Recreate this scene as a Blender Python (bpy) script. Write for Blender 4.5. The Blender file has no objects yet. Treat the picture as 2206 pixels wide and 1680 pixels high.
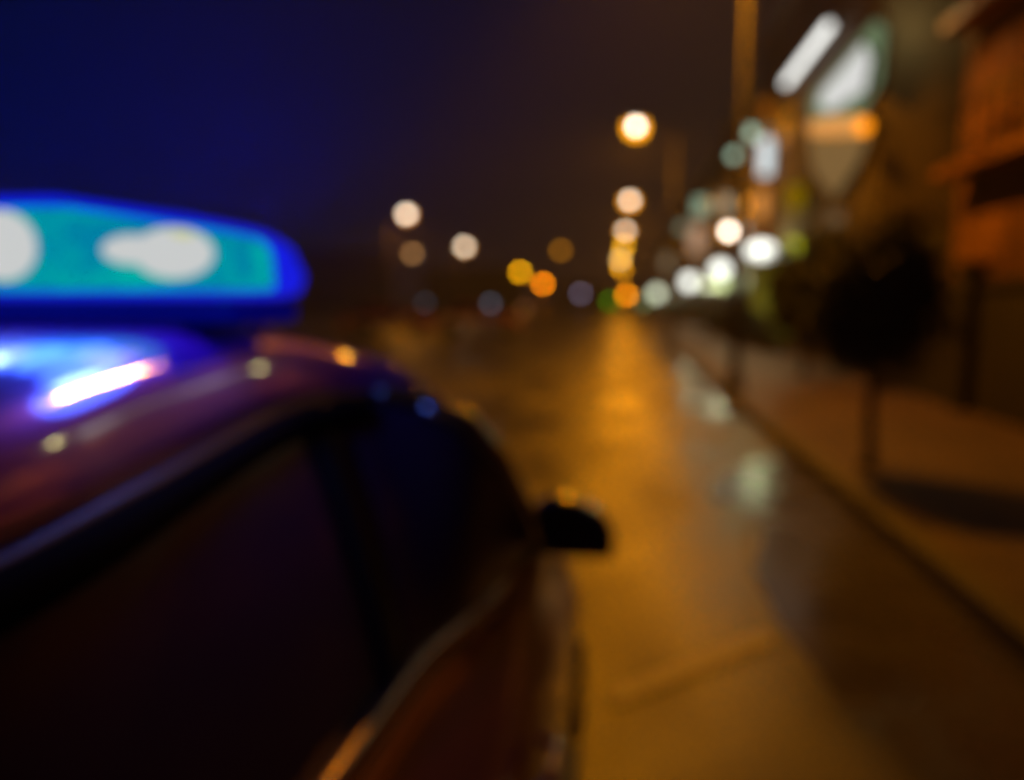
import bpy, bmesh, math, random
from mathutils import Vector, Matrix
random.seed(7)
S = bpy.context.scene
COL = S.collection

# ------------------------------------------------------------------ camera
CAM_H = 1.65
YAW = math.atan(227 / 1600)
PIT = -math.atan(190 / 1600)
cam_d = bpy.data.cameras.new('camera')
cam = bpy.data.objects.new('camera', cam_d)
COL.objects.link(cam)
cam.location = (0, 0, CAM_H)
cam.rotation_euler = (math.pi / 2 + PIT, 0, YAW)
cam_d.sensor_width = 36
cam_d.lens = 36 * 1600 / 2206
cam_d.clip_start = 0.02
cam_d.clip_end = 3000
cam_d.dof.use_dof = True              # hand-held close focus: the whole street is out of focus
cam_d.dof.focus_distance = 0.20
cam_d.dof.aperture_fstop = 3.8
cam_d.dof.aperture_blades = 0
S.camera = cam

# ------------------------------------------------------------------ world, exposure
W = bpy.data.worlds.new('World')
S.world = W
W.use_nodes = True
nt = W.node_tree
nt.nodes.clear()
out = nt.nodes.new('ShaderNodeOutputWorld')
bg = nt.nodes.new('ShaderNodeBackground')
tc = nt.nodes.new('ShaderNodeTexCoord')
sp = nt.nodes.new('ShaderNodeSeparateXYZ')
rp = nt.nodes.new('ShaderNodeValToRGB')
nt.links.new(tc.outputs['Generated'], sp.inputs[0])
# city glow: warm over the lit street on the right (+X), deep blue-black to the left, a little lighter low down
mr = nt.nodes.new('ShaderNodeMapRange'); mr.inputs['From Min'].default_value = -0.65; mr.inputs['From Max'].default_value = 0.35
nt.links.new(sp.outputs['X'], mr.inputs['Value'])
nt.links.new(mr.outputs[0], rp.inputs[0])
e = rp.color_ramp.elements
e[0].position = 0.0; e[0].color = (0.0002, 0.0022, 0.0075, 1)
e[1].position = 1.0; e[1].color = (0.0130, 0.0075, 0.0050, 1)
k1 = e.new(0.45); k1.color = (0.0062, 0.0038, 0.0048, 1)
m2 = nt.nodes.new('ShaderNodeMapRange'); m2.inputs['From Min'].default_value = 0.0; m2.inputs['From Max'].default_value = 0.6
m2.inputs['To Min'].default_value = 1.25; m2.inputs['To Max'].default_value = 0.85
nt.links.new(sp.outputs['Z'], m2.inputs['Value'])
nt.links.new(rp.outputs[0], bg.inputs[0]); nt.links.new(m2.outputs[0], bg.inputs[1])
nt.links.new(bg.outputs[0], out.inputs[0])


S.render.engine = 'CYCLES'
S.view_settings.view_transform = 'Standard'
S.view_settings.look = 'None'
S.view_settings.exposure = 0
S.view_settings.gamma = 1
cy = S.cycles
cy.use_denoising = True
cy.use_adaptive_sampling = False
cy.max_bounces = 5
cy.diffuse_bounces = 2
cy.glossy_bounces = 3
cy.transmission_bounces = 3
cy.transparent_max_bounces = 12
cy.volume_bounces = 0
cy.sample_clamp_indirect = 2.0
cy.sample_clamp_direct = 0
cy.blur_glossy = 1.0
cy.use_light_tree = True
cy.caustics_reflective = False
cy.caustics_refractive = False
cy.pixel_filter_type = 'BLACKMAN_HARRIS'
cy.filter_width = 3.0

# ------------------------------------------------------------------ helpers
def tag(o, label=None, cat=None, group=None, kind=None):
    if label: o['label'] = label
    if cat: o['category'] = cat
    if group: o['group'] = group
    if kind: o['kind'] = kind
    return o

def thing(name, loc, label, cat, group=None):
    o = bpy.data.objects.new(name, None)
    o.empty_display_size = 0.2
    COL.objects.link(o)
    o.location = loc
    return tag(o, label, cat, group)

MATS = {}
def mat(name, base=(0.1, 0.1, 0.1), rough=0.5, metal=0.0, emit=None, es=0.0, coat=0.0,
        noise=0.0, nscale=5.0, bump=0.0, bscale=20.0, spec=0.5, rvar=0.0):
    if name in MATS: return MATS[name]
    m = bpy.data.materials.new(name)
    m.use_nodes = True
    n = m.node_tree; b = n.nodes['Principled BSDF']
    b.inputs['Base Color'].default_value = (*base, 1)
    b.inputs['Roughness'].default_value = rough
    b.inputs['Metallic'].default_value = metal
    b.inputs['Specular IOR Level'].default_value = spec
    b.inputs['Coat Weight'].default_value = coat
    b.inputs['Coat Roughness'].default_value = 0.08
    if emit:
        b.inputs['Emission Color'].default_value = (*emit, 1)
        b.inputs['Emission Strength'].default_value = es
    t = n.nodes.new('ShaderNodeTexCoord')
    if noise > 0 or rvar > 0:
        nz = n.nodes.new('ShaderNodeTexNoise'); nz.inputs['Scale'].default_value = nscale
        nz.inputs['Detail'].default_value = 6
        n.links.new(t.outputs['Object'], nz.inputs['Vector'])
        if noise > 0:
            r = n.nodes.new('ShaderNodeValToRGB')
            r.color_ramp.elements[0].position = 0.3; r.color_ramp.elements[1].position = 0.7
            r.color_ramp.elements[0].color = (*[c * (1 - noise) for c in base], 1)
            r.color_ramp.elements[1].color = (*[min(1, c * (1 + noise)) for c in base], 1)
            n.links.new(nz.outputs['Fac'], r.inputs[0]); n.links.new(r.outputs[0], b.inputs['Base Color'])
        if rvar > 0:
            mr = n.nodes.new('ShaderNodeMapRange')
            mr.inputs['From Min'].default_value = 0.35; mr.inputs['From Max'].default_value = 0.65
            mr.inputs['To Min'].default_value = max(0.03, rough - rvar); mr.inputs['To Max'].default_value = rough + rvar
            n.links.new(nz.outputs['Fac'], mr.inputs['Value']); n.links.new(mr.outputs[0], b.inputs['Roughness'])
    if bump > 0:
        bz = n.nodes.new('ShaderNodeTexNoise'); bz.inputs['Scale'].default_value = bscale; bz.inputs['Detail'].default_value = 4
        bm_ = n.nodes.new('ShaderNodeBump'); bm_.inputs['Strength'].default_value = bump; bm_.inputs['Distance'].default_value = 0.02
        n.links.new(t.outputs['Object'], bz.inputs['Vector']); n.links.new(bz.outputs['Fac'], bm_.inputs['Height'])
        n.links.new(bm_.outputs[0], b.inputs['Normal'])
    MATS[name] = m
    return m

def glow(name, col, s, vary=0.0):
    """a lamp or a lit lens: it gives off light; vary = uneven facets of a reflector"""
    if name in MATS: return MATS[name]
    m = bpy.data.materials.new(name); m.use_nodes = True
    n = m.node_tree; n.nodes.clear()
    o = n.nodes.new('ShaderNodeOutputMaterial'); em = n.nodes.new('ShaderNodeEmission')
    em.inputs[0].default_value = (*col, 1); em.inputs[1].default_value = s
    if vary:
        t = n.nodes.new('ShaderNodeTexCoord'); z = n.nodes.new('ShaderNodeTexNoise'); z.inputs['Scale'].default_value = 14
        mr = n.nodes.new('ShaderNodeMapRange'); mr.inputs['From Min'].default_value = .35; mr.inputs['From Max'].default_value = .65
        mr.inputs['To Min'].default_value = s * (1 - vary); mr.inputs['To Max'].default_value = s * (1 + vary)
        n.links.new(t.outputs['Object'], z.inputs['Vector']); n.links.new(z.outputs['Fac'], mr.inputs['Value']); n.links.new(mr.outputs[0], em.inputs[1])
    n.links.new(em.outputs[0], o.inputs[0])
    MATS[name] = m
    return m

class MB:
    def __init__(s): s.b = bmesh.new()
    def box(s, lo, hi, bev=0.0):
        r = bmesh.ops.create_cube(s.b, size=1)
        c = [(lo[i] + hi[i]) / 2 for i in range(3)]; d = [hi[i] - lo[i] for i in range(3)]
        for v in r['verts']: v.co = Vector([c[i] + v.co[i] * d[i] for i in range(3)])
        if bev > 0:
            es = list({e_ for v in r['verts'] for e_ in v.link_edges})
            bmesh.ops.bevel(s.b, geom=es, offset=bev, segments=2, affect='EDGES', profile=0.6)
        return s
    def tube(s, pts, rad, seg=12, cap=True):
        pts = [Vector(p) for p in pts]
        rad = rad if isinstance(rad, (list, tuple)) else [rad] * len(pts)
        rings = []
        for i, p in enumerate(pts):
            d = (pts[min(i + 1, len(pts) - 1)] - pts[max(i - 1, 0)]).normalized()
            a = d.cross(Vector((0, 0, 1)) if abs(d.z) < 0.9 else Vector((1, 0, 0))).normalized(); c = d.cross(a)
            rings.append([s.b.verts.new(p + (a * math.cos(2 * math.pi * k / seg) + c * math.sin(2 * math.pi * k / seg)) * rad[i]) for k in range(seg)])
        for a, c in zip(rings, rings[1:]):
            for k in range(seg): s.b.faces.new((a[k], a[(k + 1) % seg], c[(k + 1) % seg], c[k]))
        if cap:
            s.b.faces.new(rings[0][::-1]); s.b.faces.new(rings[-1])
        return s
    def ball(s, c, r, sx=1, sy=1, sz=1, seg=20):
        q = bmesh.ops.create_uvsphere(s.b, u_segments=seg, v_segments=seg // 2, radius=1)
        for v in q['verts']: v.co = Vector((c[0] + v.co.x * r * sx, c[1] + v.co.y * r * sy, c[2] + v.co.z * r * sz))
        return s
    def grid(s, rows, close=False):
        vs = [[s.b.verts.new(p) for p in r] for r in rows]
        for a, c in zip(vs, vs[1:]):
            n = len(a)
            for k in range(n if close else n - 1):
                try: s.b.faces.new((a[k], a[(k + 1) % n], c[(k + 1) % n], c[k]))
                except ValueError: pass
        return vs
    def poly(s, pts, thick=None):
        vs = [s.b.verts.new(p) for p in pts]
        f = s.b.faces.new(vs)
        if thick:
            r = bmesh.ops.extrude_face_region(s.b, geom=[f])
            bmesh.ops.translate(s.b, verts=[g for g in r['geom'] if isinstance(g, bmesh.types.BMVert)], vec=Vector(thick))
        return s
    def build(s, name, m, parent=None, smooth=False, solid=0.0, weld=False, sub=0):
        if weld: bmesh.ops.remove_doubles(s.b, verts=s.b.verts, dist=1e-4)
        bmesh.ops.recalc_face_normals(s.b, faces=s.b.faces)
        if parent is not None:
            inv = Vector(parent['_o']) if '_o' in parent.keys() else wloc(parent)
            bmesh.ops.translate(s.b, verts=s.b.verts, vec=-inv)
        me = bpy.data.meshes.new(name); s.b.to_mesh(me); s.b.free()
        if smooth:
            for p in me.polygons: p.use_smooth = True
        me.materials.append(m)
        o = bpy.data.objects.new(name, me); COL.objects.link(o)
        if parent is not None: o.parent = parent
        if solid:
            k = o.modifiers.new('solid', 'SOLIDIFY'); k.thickness = solid; k.offset = -1
        if sub:
            k = o.modifiers.new('sub', 'SUBSURF'); k.levels = sub; k.render_levels = sub
        return o

def wloc(o):
    v = Vector(o.location)
    while o.parent: o = o.parent; v += Vector(o.location)
    return v

def children(o): return [c for c in bpy.data.objects if c.parent == o]
def copy_tree(o, parent=None):
    c = o.copy(); COL.objects.link(c); c.parent = parent
    for ch in children(o): copy_tree(ch, c)
    return c

def structure(o):
    o['kind'] = 'structure'
    return o

# ------------------------------------------------------------------ materials
SOD = (1.0, 0.32, 0.0)
def wet_asphalt():
    m = bpy.data.materials.new('wet_asphalt'); m.use_nodes = True
    n = m.node_tree; b = n.nodes['Principled BSDF']
    t = n.nodes.new('ShaderNodeTexCoord')
    def noise(scale, detail=5, sc=(1, 1, 1)):
        mp = n.nodes.new('ShaderNodeMapping'); mp.inputs['Scale'].default_value = sc
        z = n.nodes.new('ShaderNodeTexNoise'); z.inputs['Scale'].default_value = scale; z.inputs['Detail'].default_value = detail
        n.links.new(t.outputs['Object'], mp.inputs[0]); n.links.new(mp.outputs[0], z.inputs['Vector'])
        return z
    z1 = noise(0.9, 4, (1.0, 0.5, 1)); z2 = noise(60, 3)
    r = n.nodes.new('ShaderNodeValToRGB')
    r.color_ramp.elements[0].position = 0.35; r.color_ramp.elements[0].color = (0.030, 0.027, 0.024, 1)
    r.color_ramp.elements[1].position = 0.65; r.color_ramp.elements[1].color = (0.100, 0.090, 0.075, 1)
    n.links.new(z1.outputs['Fac'], r.inputs[0]); n.links.new(r.outputs[0], b.inputs['Base Color'])
    mr = n.nodes.new('ShaderNodeMapRange')
    mr.inputs['From Min'].default_value = 0.35; mr.inputs['From Max'].default_value = 0.65
    mr.inputs['To Min'].default_value = 0.26; mr.inputs['To Max'].default_value = 0.55
    n.links.new(z1.outputs['Fac'], mr.inputs['Value']); n.links.new(mr.outputs[0], b.inputs['Roughness'])
    b.inputs['Specular IOR Level'].default_value = 0.5
    bp = n.nodes.new('ShaderNodeBump'); bp.inputs['Strength'].default_value = 0.35; bp.inputs['Distance'].default_value = 0.01
    n.links.new(z2.outputs['Fac'], bp.inputs['Height']); n.links.new(bp.outputs[0], b.inputs['Normal'])
    return m
M_ROAD = wet_asphalt()
M_PUD = mat('gutter_water', (0.060, 0.052, 0.045), 0.26, bump=0.10, bscale=6, rvar=0.06, nscale=1.5)
M_PAVE = mat('pavement_stone', (0.070, 0.040, 0.056), 0.62, noise=0.35, nscale=1.3, bump=0.4, bscale=14)
M_KERB = mat('kerb_stone', (0.06, 0.055, 0.05), 0.7, noise=0.3, nscale=4)
M_LINE = mat('road_paint', (0.35, 0.34, 0.32), 0.5, noise=0.3, nscale=8)
M_EARTH = mat('dark_ground', (0.04, 0.035, 0.03), 0.8, noise=0.3, nscale=0.4)
M_DARK = mat('dark_metal', (0.02, 0.02, 0.022), 0.4, 0.6)
M_POLE = mat('lamp_pole_steel', (0.012, 0.010, 0.011), 0.6, 0.2, noise=0.2)
M_WALLD = mat('dark_render', (0.014, 0.011, 0.014), 0.85, noise=0.3, nscale=1.2)
M_FAC = [mat('facade_%s' % k, c, 0.85, noise=0.2, nscale=0.9, bump=0.2) for k, c in
         dict(umber=(0.075, 0.058, 0.042), grey=(0.09, 0.085, 0.085), ochre=(0.16, 0.12, 0.07), brown=(0.08, 0.06, 0.05)).items()]
M_ORWALL = mat('terracotta_render', (0.22, 0.095, 0.036), 0.8, noise=0.35, nscale=0.8, bump=0.3)
M_SHUT = mat('louvre_wood', (0.20, 0.09, 0.04), 0.6, noise=0.3, nscale=3)
M_GLASSD = mat('night_window_glass', (0.012, 0.012, 0.016), 0.3, spec=0.6)
M_TRIM = mat('stone_trim', (0.22, 0.18, 0.14), 0.8, noise=0.2)
M_ROOFT = mat('roof_tile', (0.05, 0.03, 0.028), 0.8, noise=0.3, nscale=3)
M_BARK = mat('bark', (0.035, 0.026, 0.022), 0.9, noise=0.3, nscale=12, bump=0.6)
M_LEAF = mat('dark_leaf', (0.022, 0.032, 0.016), 0.6, noise=0.4, nscale=4)
M_HEDGE = mat('hedge_leaf', (0.016, 0.020, 0.012), 0.75, noise=0.4, nscale=4)

# ------------------------------------------------------------------ setting
g = MB().poly([(-400, -150, -0.14), (400, -150, -0.14), (400, 900, -0.14), (-400, 900, -0.14)]).build('ground', M_EARTH); structure(g)
KX = lambda y: 1.86 if y < 12 else 1.86 + (y - 12) * 0.004
ys = [-40, -10, 0, 3, 6, 9, 12, 20, 35, 60, 100, 180, 320]
rd = MB(); rd.grid([[(x, y, 0.0) for x in (-60, -30, -12, -6, -3, -1, 0.5, KX(y))] for y in ys])
road = rd.build('road', M_ROAD); structure(road)
gu = MB()
for pts in (((1.2, .05), (2.0, .5), (3.0, .85), (3.9, 1.0), (4.6, .95), (5.2, .8), (5.7, .75), (6.3, 1.0), (7.0, .95), (7.8, .5), (8.3, .05)),
            ((10.2, .05), (11, .5), (12.2, .8), (13.5, .7), (14.6, .4), (15.2, .05)), ((17, .05), (20, .6), (26, .5), (34, .05))):
    gu.grid([[(KX(y) - w - .12 * random.random() * w, y, 0.004), (KX(y) - .002, y, 0.004)] for y, w in pts])
gutter = gu.build('gutter_water', M_PUD); structure(gutter)
kb = MB()
for a, b_ in zip(ys, ys[1:]):
    x0, x1 = KX(a), KX(b_)
    kb.poly([(x0, a, -0.1), (x0, a, 0.13), (x1, b_, 0.13), (x1, b_, -0.1)], (0.15, 0, 0))
kerb = kb.build('kerb', M_KERB); structure(kerb)
pv = MB(); pv.grid([[(KX(y) + 0.15, y, 0.127), (5.0, y, 0.14), (14, y, 0.14)] for y in ys])
pave = pv.build('pavement', M_PAVE); structure(pave)
jt = MB()
for k in range(60):
    y = 1.0 + k * .6
    jt.poly([(KX(y) + .16, y, .1360), (4.8, y, .1455), (4.8, y + .018, .1455), (KX(y) + .16, y + .018, .1360)])
jo = jt.build('pavement_joints', M_EARTH); structure(jo)
ln = MB()
for k in range(14):
    y = 4 + k * 9
    ln.poly([(-5.4, y, 0.004), (-5.28, y, 0.004), (-5.28, y + 4, 0.004), (-5.4, y + 4, 0.004)])
ln.poly([(.02, 2.90, .009), (.80, 3.60, .009), (.76, 3.72, .009), (-.02, 3.02, .009)])
lane = ln.build('lane_marking', M_LINE); structure(lane)

# ------------------------------------------------------------------ street lamps
def light(name, kind, loc, power, col, parent=None, rad=0.1, rot=None, size=None, blend=0.5):
    d = bpy.data.lights.new(name, kind); d.energy = power; d.color = col
    d.shadow_soft_size = rad
    if kind == 'SPOT':
        d.spot_size = size or 2.4; d.spot_blend = blend
    o = bpy.data.objects.new(name, d); COL.objects.link(o)
    if parent is not None:
        o.parent = parent; o.location = Vector(loc) - wloc(parent)
    else: o.location = loc
    if rot: o.rotation_euler = rot
    return o

# unlit parts of a lamp stay dark steel
def street_lamp(px, py, hx, hz, label, core, halo, r_core, r_halo, power=0, cone=176, tilt=0, group='street lamps along the right kerb', hook=0.5, col=SOD, base_z=0.13, rp=0.09):
    """pole at (px,py), curved arm to a lantern over hx, hz"""
    t = thing('street_lamp', (px, py, base_z), label, 'street lamp', group)
    MB().tube([(px, py, base_z), (px, py, base_z + .5), (px, py, hz - 0.1)], [rp * 1.25, rp, rp * 0.6]).build('pole', M_POLE, t, True)
    MB().tube([(px, py, base_z), (px, py, base_z + 0.06), (px, py, base_z + .35)], [rp * 2.0, rp * 1.9, rp * 1.3]).build('pole_base', M_POLE, t, True)
    s = 1 if hx > px else -1
    a = abs(hx - px)
    MB().tube([(px, py, hz - 0.12), (px + s * a * .3, py, hz + 0.12), (px + s * a * .7, py, hz + 0.22), (hx, py, hz + 0.18)], [rp * .6, .04, .04, .035]).build('arm', M_POLE, t, True)
    hd = MB().ball((hx, py, hz + 0.13 + r_halo * .4), max(r_halo * 1.15, .2), 1.25, 0.8, 0.35).build('lantern', M_POLE, t, True)
    MB().ball((hx, py, hz), r_core, 1, 1, 1).build('bulb', core, t, True)
    # glowing amber disc added behind the bulb as its orange halo
    m = MB(); m.tube([(hx, py + r_core + 0.02, hz), (hx, py + r_core + 0.06, hz)], [r_halo, r_halo * 0.9], 24)
    m.build('halo_disc', halo, t, True)
    if power:
        light('lamp_light', 'SPOT', (hx, py, hz - r_core - 0.05), power, col, t, 0.30, (0, -math.radians(tilt), 0), math.radians(cone), 0.4 if cone < 170 else .12)
    return t

WHITE = (1.0, 0.88, 0.74)
g_core = lambda n, c, s: glow(n, c, s)
rk = [(13.3, None), (31.6, 7.5), (54.5, 7.5), (77.4, 7.5), (99, 7.4), (116, 7.3), (133, 7.2), (152, 7.1), (176, 7.0)]
ordn = ['nearest', 'second', 'third', 'fourth', 'fifth', 'sixth', 'seventh', 'eighth', 'ninth']
lab = ['steel street lamp pole at the kerb, the closest, its lantern above the picture',
       'highest and largest white-hot lamp disc over the road',
       'lit street lamp below the highest one, over the road',
       'third lit street lamp down the vertical line of lamps over the road',
       'yellow lit street lamp just under the three round white ones',
       'far amber lamp in the upper part of the merged glowing column',
       'far pale lamp in the middle of the merged glowing column',
       'far amber lamp in the lower part of the merged glowing column',
       'far orange lamp at the foot of the glowing column']
cols = [(1, .8, .55), (1.0, .85, .68), (1, .85, .68), (1, .84, .66), (1, .46, .0), (1, .52, .05), (1, .72, .36), (1, .46, .0), (1, .36, .0)]
for i, (y, _) in enumerate(rk):
    rc = [.12, .16, .21, .26, .32, .36, .40, .46, .52][i]
    rh = [.2, .42, .48, .54, .44, .46, .50, .56, .62][i]
    st = [30, 12, 9, 8.5, 10.5, 9, 8, 10.5, 11][i]
    hs = [3, 4.0, 3.6, 3.4, 2.4, 2.2, 2.2, 2.2, 2.2][i]
    px = 2.03 if i == 0 else 2.2
    hx = [.7, .6, .7, .6, .6, .45, .2, .3, .9][i]
    street_lamp(px, y, hx, 9.4 if not i else (8.74, 8.82, 8.86, 9.0, 9.0, 9.0, 9.0, 9.0)[i - 1], lab[i], glow('lamp_core_%s' % ordn[i], cols[i], st), glow('lamp_halo_%s' % ordn[i], (1, .36, .0), hs),
                rc, rh, [3200, 2000, 1300, 1000, 800, 700, 0, 0, 0][i], 114 if i == 0 else 176, 8 if i == 0 else 0)
light('glint_point', 'POINT', (.7, 13.3, 9.2), 360, SOD, None, .12)  # extra point added at the nearest lantern for orange glints on the car
street_lamp(2.1, -20, .7, 9.4, 'added street lamp behind the camera, unseen, for orange light on the car', glow('lamp_core_nearest', cols[0], 30), glow('lamp_halo_nearest', (1, .36, 0), 3), .12, .2, 150)  # unseen lamp added for warm light on the car's shoulder

def lamp_at(x, y, z, label, col, s, r, halo=None, hs=0, rh=0, group='lamps across the wide road on the left', arm=1.2, power=0):
    core = glow('far_core_%d_%d' % (int(abs(x) * 10), int(y)), col, s)
    hal = glow('far_halo_%d_%d' % (int(abs(x) * 10), int(y)), halo or col, hs)
    return street_lamp(x - arm, y, x, z, label, core, hal, r, rh or r * 1.2, power, 165, 0, group, base_z=0, rp=.1)
lamp_at(-15.32, 53.36, 8, 'bright cream street lamp high on the left, nearest to the police lights', (1, .84, .64), 10.0, .24, (1, .36, .05), 3.4, .40, power=1300)
lamp_at(-17.6, 84.98, 8, 'cream street lamp, the lower right of the two cream ones on the left', (1, .82, .6), 9.5, .36, (1, .38, .05), 3.0, .56, power=500)
lamp_at(-20.7, 157.9, 8, 'yellow street lamp touching a deep orange one on the left', (1, .44, .0), 19, .58, (1, .4, 0), 2.0, .75)
lamp_at(-25.7, 257.3, 8, 'deep orange street lamp touching a yellow one on the left', (1, .25, .0), 31, .95, (1, .3, 0), .9, 1.2)
lamp_at(-18.4, 65.8, 6, 'dim brown-orange street lamp under the left cream lamp', (1, .45, .12), 2.6, .3, (.5, .45, .4), .5, .4)
lamp_at(-7.1, 92.7, 8, 'dim ochre street lamp alone left of the column of lamps', (1, .36, .01), 2.6, .38, (1, .3, 0), .4, .5)
lamp_at(-7.4, 150, 3.4, 'lilac-grey lamp low over the road left of the column of lamps', (.62, .52, .80), 2.2, .55, (.5, .45, .7), .3, .6, 'low dim lamps on the horizon')
lamp_at(-13.7, 80, 1.5, 'blue-grey low lamp at the far edge of the road', (.5, .66, .9), 1.0, .3, (.4, .5, .7), .2, .34, 'low dim lamps on the horizon')
lamp_at(-21.0, 80, 1.6, 'faint blue-grey low lamp, farthest left on the horizon', (.5, .66, .9), .35, .3, (.4, .5, .7), .1, .34, 'low dim lamps on the horizon')
lamp_at(-10.0, 80, 1.0, 'faint rust-brown low lamp at the far edge of the road', (1, .32, .12), .6, .3, (1, .3, .1), .1, .34, 'low dim lamps on the horizon')
lamp_at(2.3, 200, 3.6, 'strong orange lamp low at the very foot of the lamp column', (1, .28, .0), 24, .85, (1, .3, 0), 2, 1.0)
lamp_at(-38, 66, 7.2, 'white street lamp hidden behind the police light bar', (1, .85, .7), 60.0, .3, (1, .4, .05), 20, .5, power=0)

lamp_at(-27, 22, 8, 'added street lamp on the far left, unseen, to light the red cars', (1, .8, .6), 10, .24, (1, .4, 0), 1.2, .36, power=2200)  # unseen lamp added so the parked red cars are lit
# green traffic light at the end of the street
t = thing('traffic_light', (-1.2, 110, 0), 'small green traffic light left of the foot of the lamp column', 'traffic light')
MB().tube([(-1.2, 110, 0), (-1.2, 110, 2.2)], .07).build('pole', M_DARK, t, True)
MB().box((-1.42, 110.02, 1.0), (-.98, 110.3, 2.2), .04).build('housing', M_DARK, t)
MB().ball((-1.2, 110, 1.7), .36, 1, .3, 1).build('green_lens', glow('signal_green', (.10, .55, .0), 3.0), t, True)

# ------------------------------------------------------------------ police car
XC = -1.0
car = thing('police_car', (XC, .9, 0), 'dark maroon police car with blue light bar on its roof, filling the left foreground', 'police car')
M_PAINT = mat('car_paint', (0.30, 0.04, 0.09), 0.30, 0.12, coat=1.0, noise=0.05, nscale=2)
M_PAINT.node_tree.nodes['Principled BSDF'].inputs['Coat IOR'].default_value = 2.5
M_CGLASS = mat('car_tinted_glass', (0.060, 0.026, 0.10), 0.28, spec=0.3)
M_PIL = mat('pillar_gloss', (.32, .26, .24), .12, .9, coat=.5)
M_RUB = mat('black_rubber', (0.008, 0.008, 0.01), 0.5)
M_CHR = mat('belt_chrome', (0.30, 0.22, 0.16), 0.22, 0.9)
M_TYRE = mat('tyre', (0.012, 0.012, 0.012), 0.8, bump=.4, bscale=40)
M_RIM = mat('rim_alloy', (0.3, 0.3, 0.32), 0.3, 0.9)
M_HLENS = mat('headlamp_glass', (0.5, 0.5, 0.52), 0.08, 0.2)
M_TAIL = mat('tail_lamp_red', (0.25, 0.01, 0.01), 0.15)

def lerp(tab, y):
    if y <= tab[0][0]: return tab[0][1:]
    for a, b_ in zip(tab, tab[1:]):
        if y <= b_[0]:
            k = (y - a[0]) / (b_[0] - a[0]); k = k * k * (3 - 2 * k) if False else k
            return tuple(a[i] + (b_[i] - a[i]) * k for i in range(1, len(a)))
    return tab[-1][1:]
# y : belt half width, belt height, width scale
BELT = [(-1.6, .50, .88, .84), (-1.45, .56, 1.00, .93), (-1.1, .60, 1.07, .98), (-.5, .63, 1.09, 1.0), (.3, .650, 1.085, 1.0), (.82, .661, 1.06, 1.0), (1.15, .668, 1.032, 1.0), (1.35, .695, 1.006, 1.0),
        (1.57, .722, .977, 1.0), (1.92, .785, .985, 1.0), (2.1, .79, .96, .995), (2.5, .77, .90, .98), (2.9, .72, .83, .95), (3.15, .66, .74, .89), (3.3, .58, .60, .80)]
AX = (2.45, -.85)
def section(y):
    hb, zb, s = lerp(BELT, y)
    arch = 0
    for a in AX:
        d = abs(y - a)
        if d < .37: arch = max(arch, .30 + math.sqrt(.37 ** 2 - d * d) - .02)
    flare = .02 * max(0, 1 - min(abs(y - a) for a in AX) / .5)
    base = [(.80, .20), (.855, .26), (.875, .40), (.882, .55), (.872, .68), (.85, .79), (.80, .875), (hb + .035, zb - .045), (hb, zb)]
    zs = [(w, z) for w, z in base]
    zt = zb
    outl = []
    for w, z in zs:
        z = .20 + (z - .20) * (zt - .20) / (1.0 - .20) if zt < 1.0 and z < zt - .01 else z
        if w == hb: z = zt
        z = max(z, min(arch, .20 + (z - .20) * .4 + arch * .72)) if arch else z
        outl.append(((w + (flare if z < .8 else 0)) * s if w != hb else hb * s, min(z, zt)))
    top = [(hb * s * k, zt + .035 * (1 - k * k)) for k in (.8, .5, .2)]
    half = outl + top
    return [(XC + w, y, z) for w, z in half] + [(XC - w, y, z) for w, z in reversed(half)]
sta = sorted(set([b_[0] for b_ in BELT] + [round(a + d, 3) for a in AX for d in (-.38, -.36, -.33, -.27, -.18, -.08, 0, .08, .18, .27, .33, .36, .38)] + [-.2, 0, .55, 1.0, 1.3, 1.75]))
m = MB(); v = m.grid([section(y) for y in sta], close=True)
m.b.faces.new(v[0]); m.b.faces.new(v[-1][::-1])
body = m.build('body', M_PAINT, car, True)

# greenhouse: rail (roof edge) and belt curves of the right side, mirrored for the left
RAIL = [(-.506, -.75, 1.41), (-.485, -.3, 1.435), (-.470, .1, 1.445), (-.463, .485, 1.450), (-.497, .736, 1.455), (-.522, 1.029, 1.475), (-.508, 1.213, 1.483), (-.455, 1.335, 1.475), (-.378, 1.385, 1.455),
        (-.298, 1.440, 1.405), (-.255, 1.562, 1.31), (-.229, 1.675, 1.21), (-.214, 1.821, 1.10), (-.213, 1.921, 1.0)]
def on_line(tab, y):
    return lerp([(b_[1], b_[0], b_[2]) for b_ in tab], y)
mir = lambda p: (2 * XC - p[0], p[1], p[2])
# roof panel : rows across the car at each rail station up to the header
rows = []
KS = (-1, -.985, -.96, -.92, -.87, -.8, -.7, -.6, -.45, -.3, -.1, .1, .3, .45, .6, .7, .8, .87, .92, .96, .985, 1)
def topz(y):
    """roof centre line: highest over the front seats, falling gently to the rear and to the windscreen"""
    if y > 1.1: return 1.612 - .6 * (y - 1.1) ** 2
    if y > .1: return 1.612 - .065 * (1.1 - y) ** 2
    return 1.547 - .04 * (.1 - y)
def catmull(P, n):
    out_ = []
    for i in range(len(P) - 1):
        a, b_, c, d = (Vector(P[max(i - 1, 0)]), Vector(P[i]), Vector(P[i + 1]), Vector(P[min(i + 2, len(P) - 1)]))
        for q in range(n):
            t_ = q / n
            out_.append(.5 * ((2 * b_) + (c - a) * t_ + (2 * a - 5 * b_ + 4 * c - d) * t_ ** 2 + (3 * b_ - a - 3 * c + d) * t_ ** 3))
    out_.append(Vector(P[-1]))
    return out_
for p in catmull(RAIL[:9], 5):
    hw = p[0] - XC
    row = []
    for k in KS:
        yb = p[1] + (.16 * (1 - k * k)) * max(0, (p[1] - 1.2) / .185)
        row.append((XC + hw * k, yb, p[2] + (topz(yb) - p[2]) * (1 - .8 * abs(k) ** 14 - .2 * abs(k) ** 36)))
    rows.append(row)
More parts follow.
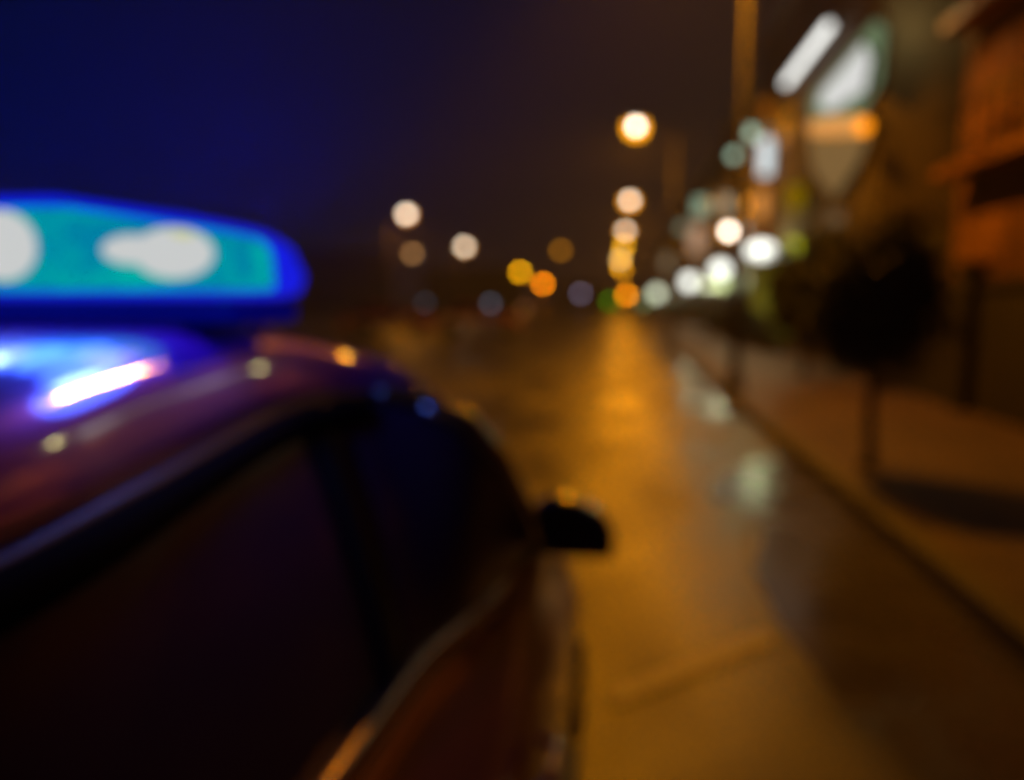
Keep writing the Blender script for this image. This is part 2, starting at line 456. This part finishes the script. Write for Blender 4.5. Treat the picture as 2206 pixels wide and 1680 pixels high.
m = MB(); m.grid(rows)
M_ROOFP = mat('roof_violet_lit', (0.30, 0.02, 0.55), 0.36, 0.45, coat=1.0, noise=0.05, nscale=2)  # violet base colour stands in for the bar's blue light on the roof
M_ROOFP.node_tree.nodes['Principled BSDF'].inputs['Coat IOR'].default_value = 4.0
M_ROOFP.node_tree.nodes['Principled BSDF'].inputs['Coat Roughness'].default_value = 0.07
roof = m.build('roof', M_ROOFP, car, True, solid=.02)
# windscreen
m = MB()
wr = []
for i in range(6):
    q = RAIL[8 + i]; hw = q[0] - XC; row = []
    for a, k in zip(rows[-1], KS):
        f_ = i / 5
        zt = a[2] + (1.02 - a[2]) * f_ if abs(k) < 1 else q[2]
        zz = q[2] + (a[2] - rows[-1][-1][2]) * (1 - f_)
        row.append((XC + hw * k * .997, q[1] + .17 * (1 - k * k), zz))
    wr.append(row)
m.grid(wr); m.build('windscreen', M_CGLASS, car, True, solid=.006)
# rear window and tailgate glass
m = MB(); m.grid([[(XC + (RAIL[0][0] - XC) * k, RAIL[0][1] - .02 * (1 - k * k), 1.405 + .085 * (1 - abs(k) ** 2.6)) for k in (-1, -.5, 0, .5, 1)],
                  [(XC + .60 * k, -1.28 - .06 * (1 - k * k), 1.07) for k in (-1, -.5, 0, .5, 1)]])
m.build('rear_window', M_CGLASS, car, True, solid=.006)
def beltpt(y): hb, zb, s = lerp(BELT, y); return (XC + hb * s, y, zb)
def side_pt(ytop, ybot, f_, bulge=.014, off=0.0):
    a = on_line(RAIL, ytop); a = Vector((a[0], ytop, a[1])); b_ = Vector(beltpt(ybot))
    p = a.lerp(b_, f_); p.x += bulge * math.sin(math.pi * f_) + off; return p
def side_glass(name, t0, t1, b0, b1, side, n=12):
    m = MB(); rws = []
    for i in range(n + 1):
        k = i / n
        rws.append([side_pt(t0 + (t1 - t0) * k, b0 + (b1 - b0) * k, f_ / 8) for f_ in range(9)])
    if side < 0: rws = [[mir(p) for p in r] for r in rws]
    m.grid(rws)
    return m.build(name, M_CGLASS, car, True, solid=.004)
for side in (1, -1):
    side_glass('front_side_window', 1.235, 1.90, 1.10, 1.92, side, 18)
    side_glass('rear_side_window', .20, 1.15, .10, 1.03, side, 18)
    side_glass('quarter_window', -.70, .12, -1.2, .03, side, 10)
    def strip(name, mt, t0, t1, b0, b1, off=.007, th=.012):
        m = MB(); r_ = []
        for i in range(13):
            f_ = i / 12
            r_.append([side_pt(t0, b0, f_, off=off), side_pt((t0 + t1) / 2, (b0 + b1) / 2, f_, off=off + .004), side_pt(t1, b1, f_, off=off)])
        if side < 0: r_ = [[mir(p) for p in q] for q in r_]
        m.grid(r_); return m.build(name, mt, car, True, solid=th)
    strip('door_pillar', M_RUB, 1.14, 1.245, 1.02, 1.11)
    strip('door_pillar', M_RUB, .11, .21, .02, .11)
    # A-pillar and roof rail follow the rail curve
    m = MB(); pts = [Vector(p) for p in RAIL[8:]]
    if side < 0: pts = [Vector(mir(p)) for p in pts]
    m.tube(pts, [.022, .030, .030, .026, .024, .024], 16); m.build('front_pillar', M_PIL, car, True)
    m = MB(); pts = [Vector(p) + Vector((0.0, 0, -.002)) for p in RAIL[:9]]
    if side < 0: pts = [Vector(mir(p)) for p in pts]
    m.tube(pts, .012, 10); m.build('roof_rail', M_RUB, car, True)
    m = MB(); pts = [p + Vector((.004 * side, .006, .004)) for p in catmull([(p if side > 0 else mir(p)) for p in RAIL[7:9]], 4)]
    m.tube(pts, .022, 16); m.build('rail_trim', M_PIL, car, True)
    # belt moulding
    m = MB(); pts = catmull([Vector(beltpt(y)) + Vector((.004, 0, .004)) for y in (-1.2, -.8, -.4, 0, .3, .55, .82, 1.15, 1.35, 1.57, 1.75, 1.88)], 4)
    if side < 0: pts = [Vector(mir(p)) for p in pts]
    m.tube(pts, .026, 20); m.build('belt_moulding', M_CHR, car, True)
    # matt seal added along the top of the door glass to cover its highlight
    m = MB(); pts = [side_pt(yt, yb_, .055, off=.004) for yt, yb_ in ((-.6, -1.0), (-.2, -.3), (.2, .1), (.5, .38), (.75, .62), (1.0, .88), (1.15, 1.03), (1.3, 1.2))]
    if side < 0: pts = [Vector(mir(p)) for p in pts]
    m.tube(catmull(pts, 4), .024, 12); m.build('glare_cover', mat('matt_rubber', (.006, .005, .008), .95, spec=.05), car, True)
    # door handles
    for yy in (1.28, .28):
        m = MB(); pts = [(XC + .862, yy - .09, .80), (XC + .895, yy - .07, .805), (XC + .897, yy + .06, .805), (XC + .862, yy + .08, .80)]
        if side < 0: pts = [mir(p) for p in pts]
        m.tube(pts, .013, 8); m.build('door_handle', M_PAINT, car, True)
    # mirror: shell with flat glass facing back
    c = Vector((-.110, 1.985, 1.045))
    shell = []
    PS = 1.2
    prof = [(-.085, .052), (-.06, .068), (-.02, .066), (.03, .052), (.07, .028), (.092, -.010), (.094, -.055), (.088, -.070), (.02, -.072), (-.06, -.070), (-.082, -.055), (-.09, 0)]
    rr = []
    for d, sc in ((-.035, .97), (-.025, 1.0), (0, 1.0), (.03, .93), (.055, .75), (.07, .45)):
        rr.append([c + Vector((px * sc * PS, d, pz * sc * PS)) for px, pz in prof])
    if side < 0: rr = [[mir(p) for p in q] for q in rr]
    m = MB(); vv = m.grid(rr, close=True); m.b.faces.new(vv[0]); m.b.faces.new(vv[-1])
    M_SHELL = mat('mirror_shell', (.012, .01, .012), .15, coat=1.0)
    for q_ in (M_SHELL, M_PIL): q_.node_tree.nodes['Principled BSDF'].inputs['Coat IOR'].default_value = 2.6
    sh = m.build('wing_mirror', M_SHELL, car, True)
    m = MB(); q = [c + Vector((px * .86 * PS, -.038, pz * .86 * PS)) for px, pz in prof]
    if side < 0: q = [Vector(mir(p)) for p in q]
    m.poly(q, (0, -.003, 0)); m.build('mirror_glass', mat('mirror_glass', (.02, .018, .025), .12), sh)
    m = MB(); q = [(-.225, 1.93, .985), (-.20, 1.96, .985), (-.165, 1.99, 1.0)]
    if side < 0: q = [mir(p) for p in q]
    m.tube(q, [.035, .03, .026], 10); m.build('mirror_foot', M_RUB, sh, True)
    # sill skirt and side trim
    m = MB(); pts = [(XC + .878, y, .34) for y in (-.44, 0, .6, 1.2, 1.8, 2.04)]
    if side < 0: pts = [mir(p) for p in pts]
    m.tube(pts, .035, 10); m.build('sill_trim', M_RUB, car, True)
    # wheels
    for a in AX:
        x0, x1 = XC + .66, XC + .865
        if side < 0: x0, x1 = 2 * XC - x1, 2 * XC - x0
        m = MB(); m.tube([(x0, a, .315), (x0 + .02, a, .315), (x1 - .02, a, .315), (x1, a, .315)], [.30, .315, .315, .30], 36)
        wh = m.build('wheel', M_TYRE, car, True)
        xo = x1 + .004 if side > 0 else x0 - .004
        m = MB(); m.tube([(xo - .01, a, .315), (xo, a, .315)], [.2, .19], 28)
        for q in range(5):
            an = q * 2 * math.pi / 5
            m.tube([(xo, a, .315), (xo + side * .012, a + .17 * math.cos(an), .315 + .17 * math.sin(an))], [.035, .025], 8)
        m.build('rim', M_RIM, wh, True)
# lamps, grille, plates
for s_ in (1, -1):
    MB().ball((XC + s_ * .50, 3.12, .68), .12, 1.3, .9, .6).build('headlight', M_HLENS, car, True)
    MB().box((XC + s_ * .52 - .1, -1.60, .72), (XC + s_ * .52 + .1, -1.5, .92), .02).build('tail_light', M_TAIL, car)
MB().box((XC - .35, 3.24, .40), (XC + .35, 3.33, .55), .02).build('grille', M_RUB, car)
MB().box((XC - .26, -1.64, .55), (XC + .26, -1.60, .66), .004).build('number_plate', mat('plate_white', (.6, .6, .6), .5), car)
m = MB(); m.box((XC - .80, -1.62, .26), (XC + .80, -1.50, .46), .04); m.build('rear_bumper', M_RUB, car)
# roof antenna under the end of the bar, pink light put into its colour
MB().tube([(-.565, 1.25, 1.56), (-.60, 1.18, 1.61), (-.625, 1.12, 1.655)], [.010, .008, .006], 8).build('aerial', mat('aerial_pink_lit', (.5, .12, .35), .4), car, True)

# light bar (bolted to the roof: part of the car) - sub-parts: tray, lens, reflector, modules
BY = 1.08
M_TRAY = mat('tray_blue_glow', (.002, .004, .03), .9, emit=(0, .0, 1), es=.09, spec=.05)  # emission stands in for blue bloom and reflected light under the bar
bx0, bx1 = -1.50, -.497
def bar_section(x, grow=0.0):
    """half-height profile of the bar across its length: rounded, thinner towards the ends"""
    u = abs(x - XC) / (.5 * (bx1 - bx0))
    h = .150 * (1 - .0 * u) if u < .35 else .150 - .05 * (u - .35) / .65
    e_ = max(0.0, (u - .80) / .20)
    k = math.sqrt(max(0, 1 - e_ ** 2.2)) if u > .80 else 1
    zl, zh = 1.655, 1.655 + h
    zc = zl + .045
    zh_ = zc + (zh - zc) * k; zl_ = zc - (zc - zl) * (0.35 + .65 * k)
    d = .14 * (0.45 + .55 * k)
    return zl_ - grow, zh_ + grow, d + grow
def bar_shell(x0, x1, grow, n=28, shy=0.0):
    rws = []
    for i in range(n + 1):
        x = x0 + (x1 - x0) * i / n
        zl, zh, d = bar_section(x, grow); d -= shy
        h = zh - zl
        rws.append([(x, BY + dy * d, zl + dz * h) for dy, dz in ((-1, .05), (-1, .35), (-.95, .65), (-.82, .88), (-.5, 1.0), (0, 1.0), (.5, 1.0), (.82, .88), (.95, .65), (1, .35), (1, .05), (.9, 0), (0, 0), (-.9, 0))])
    m = MB(); vv = m.grid(rws, close=True); m.b.faces.new(vv[0]); m.b.faces.new(vv[-1][::-1])
    return m
def lens_mat():
    m = bpy.data.materials.new('blue_lens'); m.use_nodes = True
    n = m.node_tree; n.nodes.clear()
    o = n.nodes.new('ShaderNodeOutputMaterial'); a = n.nodes.new('ShaderNodeAddShader')
    tr = n.nodes.new('ShaderNodeBsdfTransparent'); em = n.nodes.new('ShaderNodeEmission')
    tr.inputs[0].default_value = (.98, .98, 1, 1)
    em.inputs[0].default_value = (0.0, .012, 1, 1); em.inputs[1].default_value = .36
    n.links.new(tr.outputs[0], a.inputs[0]); n.links.new(em.outputs[0], a.inputs[1]); n.links.new(a.outputs[0], o.inputs[0])
    return m
bar = bar_shell(bx0, bx1, 0.0).build('light_bar', lens_mat(), car, True)
bar_shell(bx0 + .07, bx1 - .07, -.014, shy=.022).build('reflector', glow('reflector_cyan', (0, .30, .01), 1.0, .3), bar, True)
def module(x, z, rx, rz, name='lamp_module', ry=.016, y=None):
    return MB().ball((x, (BY - .114) if y is None else y, z), 1, rx, ry, rz, 24).build(name, glow('module_white', (.60, .61, .24), 1.0), bar, True)
MODS = [(-.610, 1.717, .060, .035), (-.672, 1.722, .045, .020), (-.875, 1.730, .055, .050), (-.95, 1.73, .07, .05), (-1.345, 1.728, .068, .042)]
for x, z, rx, rz in MODS: module(x, z, rx, rz)
MB().box((bx0 + .03, BY - .11, 1.618), (bx1 - .03, BY + .10, 1.652), .008).build('tray', M_TRAY, bar)
for s_ in (1, -1):
    MB().box((XC + s_ * .38 - .025, BY - .05, 1.56), (XC + s_ * .38 + .025, BY + .05, 1.624), .008).build('foot', M_RUB, bar)
# spots added over the bar to light the haze as its blue halo
for x, pw in ((-.62, 400), (-.98, 300), (-1.36, 140)):
    light('halo_spot', 'SPOT', (x, BY + .17, 1.80), pw, (0.0, .004, 1), bar, .03, (math.radians(90 + 52), 0, math.radians(42)), math.radians(122), .25)
# points added before the modules for violet fill and pale reflections on the roof
for x in (-.55, -.83, -1.35):
    light('roof_glint_fill', 'POINT', (x, BY - .175, 1.725), .30, (.20, .34, 1), bar, .024)

# row of points added before the lens for a blue reflection in the roof
for x in (-.50, -.60, -.70, -.80, -.90, -1.0, -1.12, -1.25, -1.4):
    light('roof_reflection_fill', 'POINT', (x, BY - .15, 1.725), .95, (0.04, .13, 1), bar, .062)

# ------------------------------------------------------------------ right side of the street
FX = 4.9
def window_grid(b, x, y0, y1, z0, z1, cols_, rows_, lit=None, fr=M_TRIM, face='x', wmat=M_GLASSD, ww=.9, wh=1.35):
    for r in range(rows_):
        for c in range(cols_):
            yc = y0 + (c + .5) * (y1 - y0) / cols_; zc = z0 + (r + .5) * (z1 - z0) / rows_
            f = MB().box((x - .05, yc - ww / 2 - .1, zc - wh / 2 - .12), (x + .04, yc + ww / 2 + .1, zc + wh / 2 + .1)).build('window', fr, b)
            MB().box((x - .07, yc - ww / 2, zc - wh / 2), (x - .045, yc + ww / 2, zc + wh / 2)).build('pane', wmat, f)

def building(x0, x1, y0, y1, h, fm, label, wcols, wrows, shop=True, z0=3.6):
    b = thing('building', ((x0 + x1) / 2, (y0 + y1) / 2, 0.14), label, 'building')
    MB().box((x0, y0, .14), (x1, y1, h)).build('wall', fm, b)
    MB().box((x0 - .25, y0 + .003, h), (x1 + .1, y1 - .003, h + .3)).build('cornice', M_TRIM, b)
    m = MB(); m.poly([(x0 - .2, y0 + .02, h + .3), (x1, y0 + .02, h + .3), ((x0 + x1) / 2, y0 + .02, h + 2.3)], (0, y1 - y0 - .04, 0)); m.build('roof', M_ROOFT, b)
    if wcols: window_grid(b, x0, y0 + .4, y1 - .4, z0, h - .5, wcols, wrows)
    if shop:
        f = MB().box((x0 - .06, y0 + .5, .5), (x0 + .03, y1 - .5, 2.7)).build('shop_window', M_DARK, b)
        MB().box((x0 - .075, y0 + .6, .6), (x0 - .055, y1 - .6, 2.6)).build('pane', M_GLASSD, f)
    return b

# set-back terracotta building lit by the street lamps
bo = thing('building', (9, 9, .14), 'orange-lit terracotta building with louvred balconies at the right edge', 'building')
MB().box((6.4, 2.0, .14), (13, 15.6, 11)).build('wall', M_ORWALL, bo)
for zf in (3.9, 6.5, 9.1):
    MB().box((5.75, 2.2, zf), (6.39, 15.2, zf + .16)).build('balcony_slab', M_ORWALL, bo)
    for k, (a, b_) in enumerate(((9.6, 11.3), (13.5, 14.6), (6.2, 8.0))):
        f = MB().box((6.33, a, zf + .3), (6.398, b_, zf + 2.2)).build('shutter', M_SHUT, bo)
        q = MB()
        for j in range(11): q.box((6.30, a + .06, zf + .4 + j * .16), (6.34, b_ - .06, zf + .47 + j * .16))
        q.build('louvre', M_SHUT, f)
    q = MB()
    for j in range(26): q.box((5.78, 2.4 + j * .5, zf + .16), (5.81, 2.44 + j * .5, zf + 1.05))
    q.box((5.76, 2.25, zf + 1.05), (5.83, 15.15, zf + 1.10)); q.build('railing', M_DARK, bo)

b1 = building(5.0, 12, 15.9, 22.3, 12.2, M_FAC[0], 'tall building carrying the large white angled sign, behind the garden wall', 2, 3, z0=8.2)
b2 = building(5.0, 12, 22.32, 29, 10.5, M_FAC[2], 'building with an olive lit shopfront beyond the large white sign', 2, 2, z0=6.2, shop=False)
b3 = building(5.0, 12, 29.02, 37, 9.5, M_FAC[1], 'dark grey building beyond the olive shopfront', 3, 2)
b4 = building(5.1, 12, 37.02, 50, 9.0, M_FAC[3], 'low brown building far down the right side with pale wall signs', 4, 2)
b5 = building(5.3, 12, 50.02, 70, 9.5, M_FAC[0], 'farther umber building on the right side of the street', 5, 2)
b6 = building(5.6, 12, 70.02, 110, 9.0, M_FAC[1], 'farthest grey building closing the right side of the street', 8, 2)
# olive shop window of b2
f = MB().box((4.93, 22.6, .35), (5.02, 28.6, 3.2)).build('shop_window', M_DARK, b2)
MB().box((4.90, 22.8, .55), (4.925, 28.4, 3.0)).build('lit_pane', glow('olive_shop_light', (.125, .105, .008), 1.0), f)

# signs: each polygon is a real lit panel on the facade plane (y, z)
def wall_sign(name, label, x, pts, m, frame=True, group='lit shop signs on the right', depth=.12):
    c = Vector((x, sum(p[0] for p in pts) / len(pts), min(p[1] for p in pts)))
    t = thing(name, c, label, 'sign', group)
    q = MB(); q.poly([(x, p[0], p[1]) for p in pts], (-.03, 0, 0)); q.build('lit_panel', m, t)
    cy_ = sum(p[0] for p in pts) / len(pts); cz_ = sum(p[1] for p in pts) / len(pts)
    q = MB(); q.poly([(x + depth, cy_ + (p[0] - cy_) * 1.02, cz_ + (p[1] - cz_) * 1.02) for p in pts], (-depth + .004, 0, 0)); q.build('casing', M_DARK, t)
    return t

# fluorescent strip
t = thing('tube_light', (4.6, 21.5, 8.1), 'long white diagonal tube light high on the facade', 'light')
MB().tube([(4.6, 18.4, 7.82), (4.6, 22.8, 7.80)], .085, 12).build('tube', glow('tube_white', (.80, .80, .76), 2.7), t, True)
MB().box((4.64, 18.2, 7.92), (4.76, 23.0, 8.02), .01).build('fitting', M_DARK, t)
for yy in (18.6, 22.2): MB().box((4.74, yy, 7.93), (5.0, yy + .08, 8.0)).build('bracket', M_DARK, t)

wall_sign('shop_sign', 'large white sloping lit sign high on the tall building', 4.75, [(19.19, 6.62), (16.26, 6.72), (15.84, 6.33), (16.1, 5.8), (18.49, 6.0), (19.55, 6.37)], glow('sign_white', (.62, .62, .60), 1.15))
wall_sign('shop_sign', 'pale green edge sign framing the large white sign', 4.88, [(20.94, 6.86), (18.65, 6.94), (16.01, 7.07), (15.5, 6.76), (15.6, 5.87), (16.73, 5.5), (20.58, 6.2)], glow('sign_mint', (.13, .19, .10), 1.0))
wall_sign('awning_light', 'long peach-orange lit band under the large white sign', 4.8, [(20.77, 6.28), (18.26, 5.8), (15.81, 5.24), (15.89, 4.9), (20.55, 5.88)], glow('sign_peach', (.85, .36, .09), .95))
light('wall_glow_point', 'POINT', (5.4, 15.1, 6.9), 22, (1, .85, .35), None, .15)  # unseen point added for the olive glow on the end wall
t = thing('wall_lamp', (4.85, 15.5, 4.9), 'saturated orange wall lamp at the near end of the peach band', 'lamp')
MB().ball((4.60, 15.5, 4.98), .13).build('globe', glow('orange_globe', (1, .28, 0), 2.2), t, True)
MB().tube([(4.60, 15.5, 5.11), (4.8, 15.6, 5.2), (5.0, 15.95, 5.2)], .02).build('bracket', M_DARK, t, True)
wall_sign('lit_window', 'beige lit window tapering under the peach band, behind the tree crown', 4.85, [(20.76, 5.86), (16.0, 4.88), (16.56, 4.49), (18.13, 4.01), (20.12, 4.9)], glow('beige_glow', (.20, .115, .04), 1.0))

def box_sign(label, x, y, z, w, h, col, s, name='shop_sign', halo=None):
    """a light box hung out from the facade, facing along the street"""
    t = thing(name, (x, y, z - h / 2), label, 'sign', 'lit shop signs on the right')
    MB().box((x - w / 2, y, z - h / 2), (x + w / 2, y + .12, z + h / 2), min(.03, w * .1)).build('casing', M_DARK, t)
    MB().box((x - w / 2 + .01, y - .02, z - h / 2 + .01), (x + w / 2 - .01, y - .003, z + h / 2 - .01)).build('lit_panel', glow(label, col, s), t)
    if x + w / 2 < 5: MB().box((x + w / 2 - .01, y + .03, z + h * .2), (5.15, y + .07, z + h * .2 + .05)).build('bracket', M_DARK, t)
    return t
MINT = (.34, .52, .38)
box_sign('round mint light box under the white tube light, the higher of two', 4.65, 28.9, 7.74, .42, .42, MINT, 2.3)
box_sign('small mint light box, the lower of two near the tube light', 4.4, 31, 7.37, .30, .30, MINT, 2.6)
box_sign('ice-white lit hanging sign above an orange one', 4.75, 26.2, 6.4, .42, 1.2, (.60, .68, .70), 1.5)
box_sign('orange lit hanging sign below the ice-white one', 4.7, 26.4, 4.9, .42, .9, (.62, .24, .05), 1.15)
box_sign('brown-orange dim hanging sign beside the tube light', 4.7, 26.2, 7.95, .3, .6, (.28, .07, .0), 1.0)
box_sign('large mint hanging sign at middle distance', 4.6, 44.5, 7.05, .75, .95, (.30, .44, .30), 1.1)
box_sign('faint mint hanging sign left of the large mint one', 4.5, 55.8, 6.97, .6, .6, (.22, .32, .22), 1.0)
box_sign('pale beige hanging sign above the hot orange wall lamp', 4.9, 35.5, 6.05, .65, .75, (.36, .33, .22), 1.2)
box_sign('peach hanging sign at middle distance beside the hot lamp', 4.35, 44, 5.2, .8, 1.6, (.52, .31, .19), .9)
box_sign('dim beige hanging sign above the far white globes', 4.6, 71.8, 5.3, .9, 1.3, (.20, .17, .11), 1.1)
box_sign('mustard hanging sign at the corner of the olive shop', 4.8, 21.8, 4.5, .5, .7, (.20, .12, .0), 1.0)
box_sign('acid yellow-green hanging sign right of the largest white globe', 4.75, 21.6, 3.17, .30, .34, (.36, .40, .0), 1.9)
box_sign('dim taupe hanging sign low over the garden wall', 4.7, 17.5, 3.47, .36, .26, (.12, .08, .04), 1.0)

def wall_lamp(label, x, y, z, r, col, s, sx=1, halo=None, power=0, lc=None):
    t = thing('globe_lamp', (x, y, z), label, 'lamp', 'white globe lamps along the shopfronts')
    MB().ball((x, y, z), r, sx, 1, 1).build('globe', glow(label, col, s), t, True)
    MB().tube([(x, y + .02, z + r * .9), (x + .1, y, z + r * 1.5), (5.2, y, z + r * 1.5)], .025).build('bracket', M_DARK, t, True)
    if halo: MB().tube([(x, y + r + .03, z), (x, y + r + .06, z)], r * 1.6, 20).build('reflector', glow(label + ' rim', halo, 1.6), t, True)  # glowing disc added behind the globe as its orange rim
    if power: light('globe_light', 'POINT', (x, y - r - .05, z - r * .5), power, lc or (.9, 1, .6), t, .1)
    return t
PALE = (.80, .82, .74)
wall_lamp('largest, wide white globe lamp, nearest of the low row by the shops', 4.4, 24.4, 3.23, .25, PALE, 3.6, 1.75, None, 60, (.8, .95, .45))
wall_lamp('second white globe lamp from the near end of the low row', 4.4, 33.8, 3.06, .33, PALE, 3.4, 1.1, None, 60, (.85, .95, .5))
wall_lamp('greenish-white lamp just under the second white globe', 4.4, 33.2, 2.44, .24, (.52, .62, .26), 3.0)
wall_lamp('third white globe lamp from the near end of the low row', 4.4, 48.1, 2.9, .42, PALE, 3.4, 1, None, 60, (.85, .95, .5))
wall_lamp('far pale green-white globe lamp, fourth of the low row', 4.4, 87.8, 2.6, .65, (.66, .72, .52), 2.8)
wall_lamp('faint green lamp at the far end of the low row', 3.7, 114.4, 1.65, .7, (.30, .42, .16), 1.3)
wall_lamp('hot white wall lamp with orange rim above the low row', 4.45, 32, 4.53, .17, (1, .88, .72), 11, 1, (1, .34, 0), 0)

# ------------------------------------------------------------------ garden wall, gate pillar, trees, bollards, sign post
t = thing('garden_wall', (5.0, 10, .14), 'dark garden wall along the pavement in front of the terracotta building', 'wall')
MB().box((4.85, 1.5, .13), (5.1, 17.6, 1.85)).build('wall', M_WALLD, t)
MB().box((4.80, 1.5, 1.853), (5.15, 17.6, 1.95), .01).build('coping', M_WALLD, t)
t = thing('gate_pillar', (4.95, 11.2, .14), 'dark pillar standing proud of the garden wall', 'pillar')
MB().box((4.7, 10.95, .13), (4.97, 11.35, 2.1), .01).build('shaft', M_WALLD, t)
MB().box((4.65, 10.9, 2.103), (5.02, 11.4, 2.2), .02).build('cap', M_WALLD, t)

def foliage(c, rx, ry, rz, n, size, name, m, parent, flat=0):
    q = MB()
    for i in range(n):
        while True:
            p = Vector((random.uniform(-1, 1), random.uniform(-1, 1), random.uniform(-1, 1)))
            if p.length < 1: break
        p = p * (.55 + .45 * random.random()) / max(p.length, .3) * (p.length ** .4)
        k = 1 + .28 * math.sin(5 * p.x + 3) * math.cos(4 * p.z + 1) + .12 * math.sin(9 * p.y + 6 * p.z)
        o = Vector((c[0] + p.x * rx * k, c[1] + p.y * ry * k, c[2] + p.z * rz * k))
        a = Vector((random.gauss(0, 1), random.gauss(0, 1), random.gauss(0, 1))).normalized()
        b_ = a.cross(Vector((random.gauss(0, 1), random.gauss(0, 1), random.gauss(0, 1)))).normalized()
        s_ = size * random.uniform(.6, 1.3)
        q.b.faces.new([q.b.verts.new(o + a * s_), q.b.verts.new(o + b_ * s_ * .5), q.b.verts.new(o - a * s_), q.b.verts.new(o - b_ * s_ * .5)])
    return q.build(name, m, parent)
def tree(x, y, tz, cz, rx, rz, label, n=5000, size=.05, m=M_LEAF, tr=.05):
    t = thing('street_tree', (x, y, .13), label, 'tree')
    q = MB(); q.tube([(x, y, .12), (x + .01, y, .22), (x - .01, y, tz * .6), (x + .02, y, cz)], [tr * 1.9, tr, tr * .9, tr * .6])
    for k in range(6):
        an = k * 1.05
        q.tube([(x, y, tz), (x + math.cos(an) * rx * .4, y + math.sin(an) * rx * .4, cz), (x + math.cos(an) * rx * .75, y + math.sin(an) * rx * .75, cz + rz * .5)], [tr * .5, tr * .3, .008], 6)
    q.build('trunk', M_BARK, t, True)
    foliage((x, y, cz), rx, rx, rz, n, size, 'crown', m, t)
    return t
tree(2.32, 7.15, 1.1, 1.66, .60, .78, 'small dark round-crowned street tree on the pavement, thin trunk', 6000)
tree(3.85, 16.0, 1.0, 1.9, 1.0, 1.2, 'wide dark bushy tree by the far end of the garden wall', 5000, .09, M_LEAF, .07)
# bollards by the far kerb

# low dark hedge in front of the shops
hd = foliage((4.55, 31, .75), .35, 9.5, .65, 9000, .10, 'hedge', M_HEDGE, None)
tag(hd, 'low dark hedge along the lit shopfronts', 'hedge')

# ------------------------------------------------------------------ parked cars across the road
def small_car(loc, rz, paint, label, group='red cars parked across the road'):
    t = thing('parked_car', (0, 0, 0), label, 'car', group)
    prof = [(-2.1, .3), (-2.15, .6), (-2.0, .82), (-1.2, .92), (1.0, .92), (1.9, .82), (2.12, .62), (2.1, .3)]
    m = MB(); m.grid([[(x, y * k, z + dz) for x, z in prof] for y, k, dz in ((-.85, 1, -.02), (-.8, 1, .02), (-.3, 1, .05), (.3, 1, .05), (.8, 1, .02), (.85, 1, -.02))])
    vv = None
    m.build('body', paint, t, True, solid=-.04)
    pr = [(-1.6, .90), (-1.0, 1.38), (.3, 1.42), (1.1, .93)]
    m = MB(); m.poly([(x, -.66, z) for x, z in pr], (0, 1.32, 0)); m.build('cabin', M_GLASSD, t)
    m = MB(); m.box((-.98, -.64, 1.40), (.32, .64, 1.45), .015); m.build('roof', paint, t)
    for sx in (-1.3, 1.35):
        for sy in (-1, 1):
            w = MB().tube([(sx, sy * .74, .31), (sx, sy * .88, .31)], .31, 20).build('wheel', M_TYRE, t, True)
            MB().tube([(sx, sy * .88, .31), (sx, sy * .89, .31)], .18, 14).build('rim', M_RIM, w, True)
    for sy in (-1, 1):
        MB().box((2.06, sy * .62 - .14, .60), (2.16, sy * .62 + .14, .74), .02).build('headlight', M_HLENS, t)
        MB().box((-2.17, sy * .62 - .14, .64), (-2.08, sy * .62 + .14, .80), .02).build('tail_light', M_TAIL, t)
    t.location = loc; t.rotation_euler = (0, 0, rz)
    return t
M_RED = mat('red_paint', (.60, .02, .03), .35, coat=.5)
ca = small_car((-11.0, 34.8, 0), math.radians(4), M_RED, 'dark red parked car across the road, the left of two')
cb = copy_tree(ca); cb.location = (-7.6 + .9, 35.6, 0); cb.rotation_euler = (0, 0, math.radians(2)); cb['label'] = 'dark red parked car across the road, the right of two'

# dark skyline far across the road
for i, (x, y, w, h) in enumerate(((-60, 140, 26, 11), (-34, 170, 22, 9), (-14, 300, 20, 9))):
    b = thing('distant_building', (x, y, 0), ['long dark low building far off on the left skyline', 'dark building far off under the cream street lamps', 'dark building closing the end of the street'][i], 'building')
    MB().box((x - w / 2, y, 0), (x + w / 2, y + 12, h)).build('wall', M_WALLD, b)
    MB().box((x - w / 2 - .3, y - .3, h), (x + w / 2 + .3, y + 12.3, h + .6)).build('roof', M_ROOFT, b)

# ------------------------------------------------------------------ night air
hz = bpy.data.materials.new('haze'); hz.use_nodes = True
n = hz.node_tree; n.nodes.clear()
o = n.nodes.new('ShaderNodeOutputMaterial'); pvn = n.nodes.new('ShaderNodeVolumePrincipled')
pvn.inputs['Color'].default_value = (.9, .9, .95, 1); pvn.inputs['Density'].default_value = .0016
n.links.new(pvn.outputs[0], o.inputs['Volume'])
q = MB().box((-75, -45, -1.2), (20, 330, 16.0)).build('haze', hz); tag(q, kind='stuff')
q['label'] = 'thin damp night air over the whole street'; q['category'] = 'haze'
